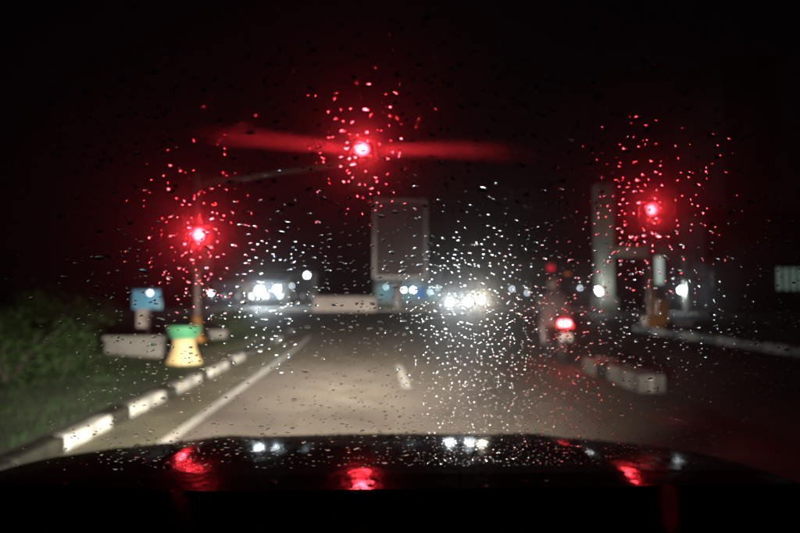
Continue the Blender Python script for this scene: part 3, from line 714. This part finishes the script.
v2.inputs['Color'].default_value = (1, 1, 1, 1); v2.inputs['Density'].default_value = 0.16; v2.inputs['Anisotropy'].default_value = .86
tt.links.new(tr.outputs[0], oo.inputs['Surface']); tt.links.new(v1.outputs[0], va.inputs[0]); tt.links.new(v2.outputs[0], va.inputs[1]); v3 = tt.nodes.new('ShaderNodeVolumeScatter'); v3.inputs['Color'].default_value = (1, 1, 1, 1); v3.inputs['Density'].default_value = 4.5; v3.inputs['Anisotropy'].default_value = .985
vb = tt.nodes.new('ShaderNodeAddShader'); tt.links.new(va.outputs[0], vb.inputs[0]); tt.links.new(v3.outputs[0], vb.inputs[1]); tt.links.new(vb.outputs[0], oo.inputs['Volume'])
M['windscreen_glass'] = gm
b = MB(); vs_ = [on_glass(u, v, n) for n in (0, .004) for (u, v) in ((.85, -.318), (-.85, -.318), (-.85, .50), (.85, .50))]
b.add(vs_, [(3, 2, 1, 0), (4, 5, 6, 7), (0, 1, 5, 4), (1, 2, 6, 5), (2, 3, 7, 6), (3, 0, 4, 7)])
ws = b.build('windscreen', 'windscreen_glass', t)

# ------------------------------------------------------------------ raindrops on the glass
def water(name, rough):
    m = bpy.data.materials.new(name); m.use_nodes = True; tt = m.node_tree; tt.nodes.clear()
    r_ = tt.nodes.new('ShaderNodeBsdfRefraction'); r_.inputs['IOR'].default_value = 1.33; r_.inputs['Roughness'].default_value = rough
    o_ = tt.nodes.new('ShaderNodeOutputMaterial'); tt.links.new(r_.outputs[0], o_.inputs[0]); M[name] = m; return m
water('water_flat', 0.0); water('water_dome', 0.20)
RINGS = (1.0, .88, .66, .36); NS = 12
def drop_shape(seed):
    rr = random.Random(seed); ph = [rr.uniform(0, 6.28) for _ in range(3)]; am = [rr.uniform(0, .16), rr.uniform(0, .10), rr.uniform(0, .05)]
    vs_ = []
    sk = (rr.uniform(-.15, .15), rr.uniform(-.2, .2))
    for q in RINGS:
        for k in range(NS):
            a = 2 * PI * k / NS; r_ = q * (1 + am[0] * math.sin(2 * a + ph[0]) + am[1] * math.sin(3 * a + ph[1]) + am[2] * math.sin(5 * a + ph[2]))
            vs_.append((r_ * math.cos(a) + sk[0] * (1 - q), r_ * math.sin(a) + sk[1] * (1 - q), 1 - q * q))
    vs_.append((sk[0], sk[1], 1.0))
    fs_, mi = [], []
    for i in range(len(RINGS) - 1):
        for k in range(NS):
            k2 = (k + 1) % NS; fs_.append((i * NS + k, i * NS + k2, (i + 1) * NS + k2, (i + 1) * NS + k)); mi.append(1)
    top = len(vs_) - 1; l = (len(RINGS) - 1) * NS
    for k in range(NS): fs_.append((l + k, l + (k + 1) % NS, top)); mi.append(1)
    o = len(vs_)
    vs_ += [(x, y, 0) for (x, y, z) in vs_[:NS]]           # separate ring so the flat back stays flat-shaded
    fs_.append(tuple(o + k for k in range(NS - 1, -1, -1))); mi.append(0)
    return vs_, fs_, mi
SH = [drop_shape(s) for s in range(16)]
def drop_mesh(i):
    vs_, fs_, mi = SH[i]; me = bpy.data.meshes.new('raindrop'); me.from_pydata(vs_, [], fs_); me.materials.append(M['water_flat']); me.materials.append(M['water_dome'])
    me.polygons.foreach_set('material_index', mi); me.polygons.foreach_set('use_smooth', [m == 1 for m in mi]); me.update(); return me
DM = [drop_mesh(i) for i in range(16)]
GR = Matrix((-vU, vV, vN)).transposed()          # right-handed frame of the glass
def pane_to_px(u, v):
    p = on_glass(u, v, 0) - Vector((0, 0, H)); q = _mw.inverted() @ p
    return 400 + 600 * q.x / -q.z, 266.5 - 600 * q.y / -q.z
rr = random.Random(21)
def dens(u, v):
    """how wet the wiper leaves the glass, wettest in and right of the middle, plus drops added round the lamps for glints"""
    px, py = pane_to_px(u, v)
    d = .36
    d += 1.0 * math.exp(-(((px - 490) / 95) ** 2 + ((py - 350) / 130) ** 2))
    d += .75 * math.exp(-(((px - 520) / 100) ** 2 + ((py - 460) / 40) ** 2))
    d += .30 * math.exp(-(((px - 240) / 120) ** 2 + ((py - 280) / 70) ** 2))
    d += .25 * math.exp(-(((px - 650) / 80) ** 2 + ((py - 220) / 80) ** 2))
    d += .55 * math.exp(-(((px - 362) / 55) ** 2 + ((py - 150) / 55) ** 2)) + .25 * math.exp(-(((px - 195) / 55) ** 2 + ((py - 235) / 55) ** 2))  # extra drops packed round two red lamps to thicken their glints
    if px < 110: d *= max(.12, 1 - (110 - px) / 80)
    if py < 80: d *= max(.15, 1 - (80 - py) / 80)
    return d
drops = []
cells = {}
tries = 0
while len(drops) < 5500 and tries < 200000:
    tries += 1
    u = rr.uniform(-.56, .60); v = rr.uniform(-.305, .29)
    if rr.random() * 1.4 > dens(u, v): continue
    px, py = pane_to_px(u, v)
    fine = math.exp(-(((px - 505) / 120) ** 2 + ((py - 390) / 135) ** 2)); low = max(0, min(1, (py - 400) / 60)) * fine
    a = rr.lognormvariate(math.log(.00168 - .00068 * fine), .42 - .1 * fine); a = max(.0005, min(.0042, a))
    bq = a * (rr.uniform(.5, .95) * (1 - fine) + rr.uniform(.75, 1) * fine) * (1 if a < .002 else .8)
    h = bq * rr.uniform(.045 + .05 * fine, .165 + .12 * fine + .25 * low) * (a / bq) ** .4
    key = (int(u / .008), int(v / .008)); ok = True
    for du in (-1, 0, 1):
        for dv in (-1, 0, 1):
            for (uu, vv2, aa) in cells.get((key[0] + du, key[1] + dv), ()):
                if (uu - u) ** 2 + (vv2 - v) ** 2 < (aa + a) ** 2 * 1.05: ok = False
    if not ok: continue
    cells.setdefault(key, []).append((u, v, a))
    drops.append((u, v, a, bq, h, rr.uniform(-.5, .5) + (0.5 if px > 430 else -.15), rr.randrange(16), px, py))
inframe = [d for d in drops if 0 < d[7] < 800 and 0 < d[8] < 478]
big = sorted(inframe, key=lambda d: -d[2] * d[3])[:300]
bigset = set(id(d) for d in big)
zones = [('over the red overhead signal', lambda x, y: y < 205 and 270 < x < 460, 'raindrop on the windscreen around the overhead red lamp'),
         ('left signal', lambda x, y: y < 300 and x < 290, 'raindrop on the windscreen around the red lamp above the planter'),
         ('right signal', lambda x, y: y < 300 and x > 560, 'raindrop on the windscreen around the red lamp on the brown pole'),
         ('top', lambda x, y: y < 205, 'raindrop on the windscreen against the black sky between the red lamps'),
         ('headlights', lambda x, y: y < 330 and x > 290, 'raindrop on the windscreen near the billboard or the oncoming headlights'),
         ('road', lambda x, y: y < 428, 'raindrop on the windscreen over the wet road and verge'),
         ('bonnet', lambda x, y: True, 'raindrop low on the windscreen over the dark bonnet')]
for (u, v, a, bq, h, th, k, px, py) in big:
    o = bpy.data.objects.new('raindrop', DM[k]); C.objects.link(o)
    rot = Matrix.Rotation(th, 3, 'Z')
    o.matrix_world = Matrix.Translation(on_glass(u, v, .0043)) @ (GR @ rot).to_4x4() @ Matrix.Diagonal((a, bq, h, 1))
    for zn, f, lab in zones:
        if f(px, py): tag(o, lab, 'raindrop', lab.replace('raindrop', 'raindrops')); break
VV, FF, MI = [], [], []
for d in drops:
    if id(d) in bigset: continue
    u, v, a, bq, h, th, k, px, py = d
    vs_, fs_, mi = SH[k]; A = np.array(vs_) * np.array((a, bq, h)); c_, s_ = math.cos(th), math.sin(th)
    X = -(A[:, 0] * c_ - A[:, 1] * s_) + u; Y_ = A[:, 0] * s_ + A[:, 1] * c_ + v; Z = A[:, 2] + .0043
    P_ = np.array(O_)[None] + X[:, None] * np.array(vU) + Y_[:, None] * np.array(vV) + Z[:, None] * np.array(vN)
    o = len(VV); VV += P_.tolist(); FF += [tuple(i + o for i in f) for f in fs_]; MI += mi
me = bpy.data.meshes.new('fine_raindrops'); me.from_pydata(VV, [], FF); me.materials.append(M['water_flat']); me.materials.append(M['water_dome'])
me.polygons.foreach_set('material_index', MI); me.polygons.foreach_set('use_smooth', [m == 1 for m in MI]); me.update()
o = bpy.data.objects.new('fine_raindrops', me); C.objects.link(o); tag(o, 'countless fine raindrops scattered all over the windscreen glass', 'raindrops', kind='stuff')

# drops standing on the wet bonnet
VV, FF = [], []
for k in range(2600):
    x = rr.uniform(-.75, .75); y = rr.uniform(.92, 1.93) ; r_ = rr.lognormvariate(math.log(.0024), .4)
    vs_, fs_, mi = SH[rr.randrange(16)]; z0 = bonnet_z(x, y) - .0002
    o = len(VV); hh = r_ * rr.uniform(.35, .6)
    VV += [(x + p[0] * r_, y + p[1] * r_, z0 + p[2] * hh) for p in vs_[:len(RINGS) * NS + 1]]
    FF += [tuple(i + o for i in f) for f, m in zip(fs_, mi) if m == 1]
me = bpy.data.meshes.new('bonnet_raindrops'); me.from_pydata(VV, [], FF); me.materials.append(M['bonnet_drop']); me.polygons.foreach_set('use_smooth', [True] * len(FF)); me.update()
o = bpy.data.objects.new('bonnet_raindrops', me); C.objects.link(o); tag(o, 'beads of rain standing on the dark wet bonnet', 'raindrops', kind='stuff')

# ------------------------------------------------------------------ greasy wiper smears on the inside of the glass
def smear_mat(name, amp, fac, ty):
    m = bpy.data.materials.new(name); m.use_nodes = True; tt = m.node_tree; tt.nodes.clear(); L = tt.links.new
    geo = tt.nodes.new('ShaderNodeNewGeometry')
    sc1 = tt.nodes.new('ShaderNodeVectorMath'); sc1.operation = 'SCALE'; sc1.inputs['Scale'].default_value = 91573.0; L(geo.outputs['Position'], sc1.inputs[0])
    wn = tt.nodes.new('ShaderNodeTexWhiteNoise'); wn.noise_dimensions = '3D'; L(sc1.outputs[0], wn.inputs['Vector'])
    s1 = tt.nodes.new('ShaderNodeMath'); s1.operation = 'MULTIPLY_ADD'; s1.inputs[1].default_value = 2; s1.inputs[2].default_value = -1; L(wn.outputs['Value'], s1.inputs[0])
    ab = tt.nodes.new('ShaderNodeMath'); ab.operation = 'ABSOLUTE'; L(s1.outputs[0], ab.inputs[0])
    pw = tt.nodes.new('ShaderNodeMath'); pw.operation = 'MULTIPLY'; L(s1.outputs[0], pw.inputs[0]); L(ab.outputs[0], pw.inputs[1])
    tv = tt.nodes.new('ShaderNodeVectorMath'); tv.operation = 'SCALE'; tv.inputs[0].default_value = (vU * math.cos(ty) + vV * math.sin(ty)) * amp; L(pw.outputs[0], tv.inputs['Scale'])
    an = tt.nodes.new('ShaderNodeVectorMath'); an.operation = 'ADD'; L(geo.outputs['Normal'], an.inputs[0]); L(tv.outputs[0], an.inputs[1])
    nn = tt.nodes.new('ShaderNodeVectorMath'); nn.operation = 'NORMALIZE'; L(an.outputs[0], nn.inputs[0])
    r0 = tt.nodes.new('ShaderNodeBsdfRefraction'); r0.inputs['IOR'].default_value = 1.33; r0.inputs['Roughness'].default_value = 0
    r1 = tt.nodes.new('ShaderNodeBsdfRefraction'); r1.inputs['IOR'].default_value = 1.33; r1.inputs['Roughness'].default_value = .26; L(nn.outputs[0], r1.inputs['Normal'])
    at_ = tt.nodes.new('ShaderNodeAttribute'); at_.attribute_name = 'thickness'
    mu = tt.nodes.new('ShaderNodeMath'); mu.operation = 'MULTIPLY'; mu.inputs[1].default_value = fac; L(at_.outputs['Fac'], mu.inputs[0])
    mx = tt.nodes.new('ShaderNodeMixShader'); L(mu.outputs[0], mx.inputs[0]); L(r0.outputs[0], mx.inputs[1]); L(r1.outputs[0], mx.inputs[2])
    o_ = tt.nodes.new('ShaderNodeOutputMaterial'); L(mx.outputs[0], o_.inputs[0]); M[name] = m; return m
def px_to_pane(px, py):
    d = ray(px, py); o0 = Vector((0, 0, H)); tq = (O_ - o0).dot(vN) / d.dot(vN); p = o0 + d * tq - O_
    return p.dot(vU), p.dot(vV)
def smear(label, p0, p1, hw0, hw1, mname, lamp_end):
    """a thin closed film: flat side to the cabin, finely grooved side to the glass"""
    u0, v0 = px_to_pane(*p0); u1, v1 = px_to_pane(*p1); nx, ny = 30, 8; VV, FF, MI, TH = [], [], [], []
    for side in (0, 1):
        for i in range(nx + 1):
            s = i / nx
            for j in range(ny + 1):
                q = 2 * j / ny - 1; hw = hw0 + (hw1 - hw0) * s
                VV.append(on_glass(u0 + (u1 - u0) * s, v0 + (v1 - v0) * s + .004 * math.sin(PI * s) + q * hw, -.0008 + side * .00012 * (1 - q * q) * math.sin(PI * s)))
                TH.append((1 - q * q) ** 2.5 * ((s if lamp_end else 1 - s) ** 1.3 * min(1, 14 * (1 - s if lamp_end else s))))
    K = (nx + 1) * (ny + 1)
    for i in range(nx):
        for j in range(ny):
            a_ = i * (ny + 1) + j; f = (a_, a_ + ny + 1, a_ + ny + 2, a_ + 1)
            FF.append(f); MI.append(0); FF.append(tuple(x + K for x in reversed(f))); MI.append(1)
    me = bpy.data.meshes.new('wiper_smear'); me.from_pydata([tuple(x) for x in VV], [], FF); me.materials.append(M['water_flat']); me.materials.append(M[mname]); me.polygons.foreach_set('material_index', MI)
    at_ = me.attributes.new('thickness', 'FLOAT', 'POINT'); at_.data.foreach_set('value', TH); me.update()
    o = bpy.data.objects.new('wiper_smear', me); C.objects.link(o); return tag(o, label, 'smear', 'wiper smears on the windscreen')
smear_mat('smear_film', .7, .062, R(-4))
smear('long greasy smear across the glass on the planter side of the overhead lamp', (115, 132), (348, 149), .018, .0085, 'smear_film', True)
smear('short greasy smear across the glass on the brown pole side of the overhead lamp', (378, 150), (570, 157), .0085, .017, 'smear_film', False)
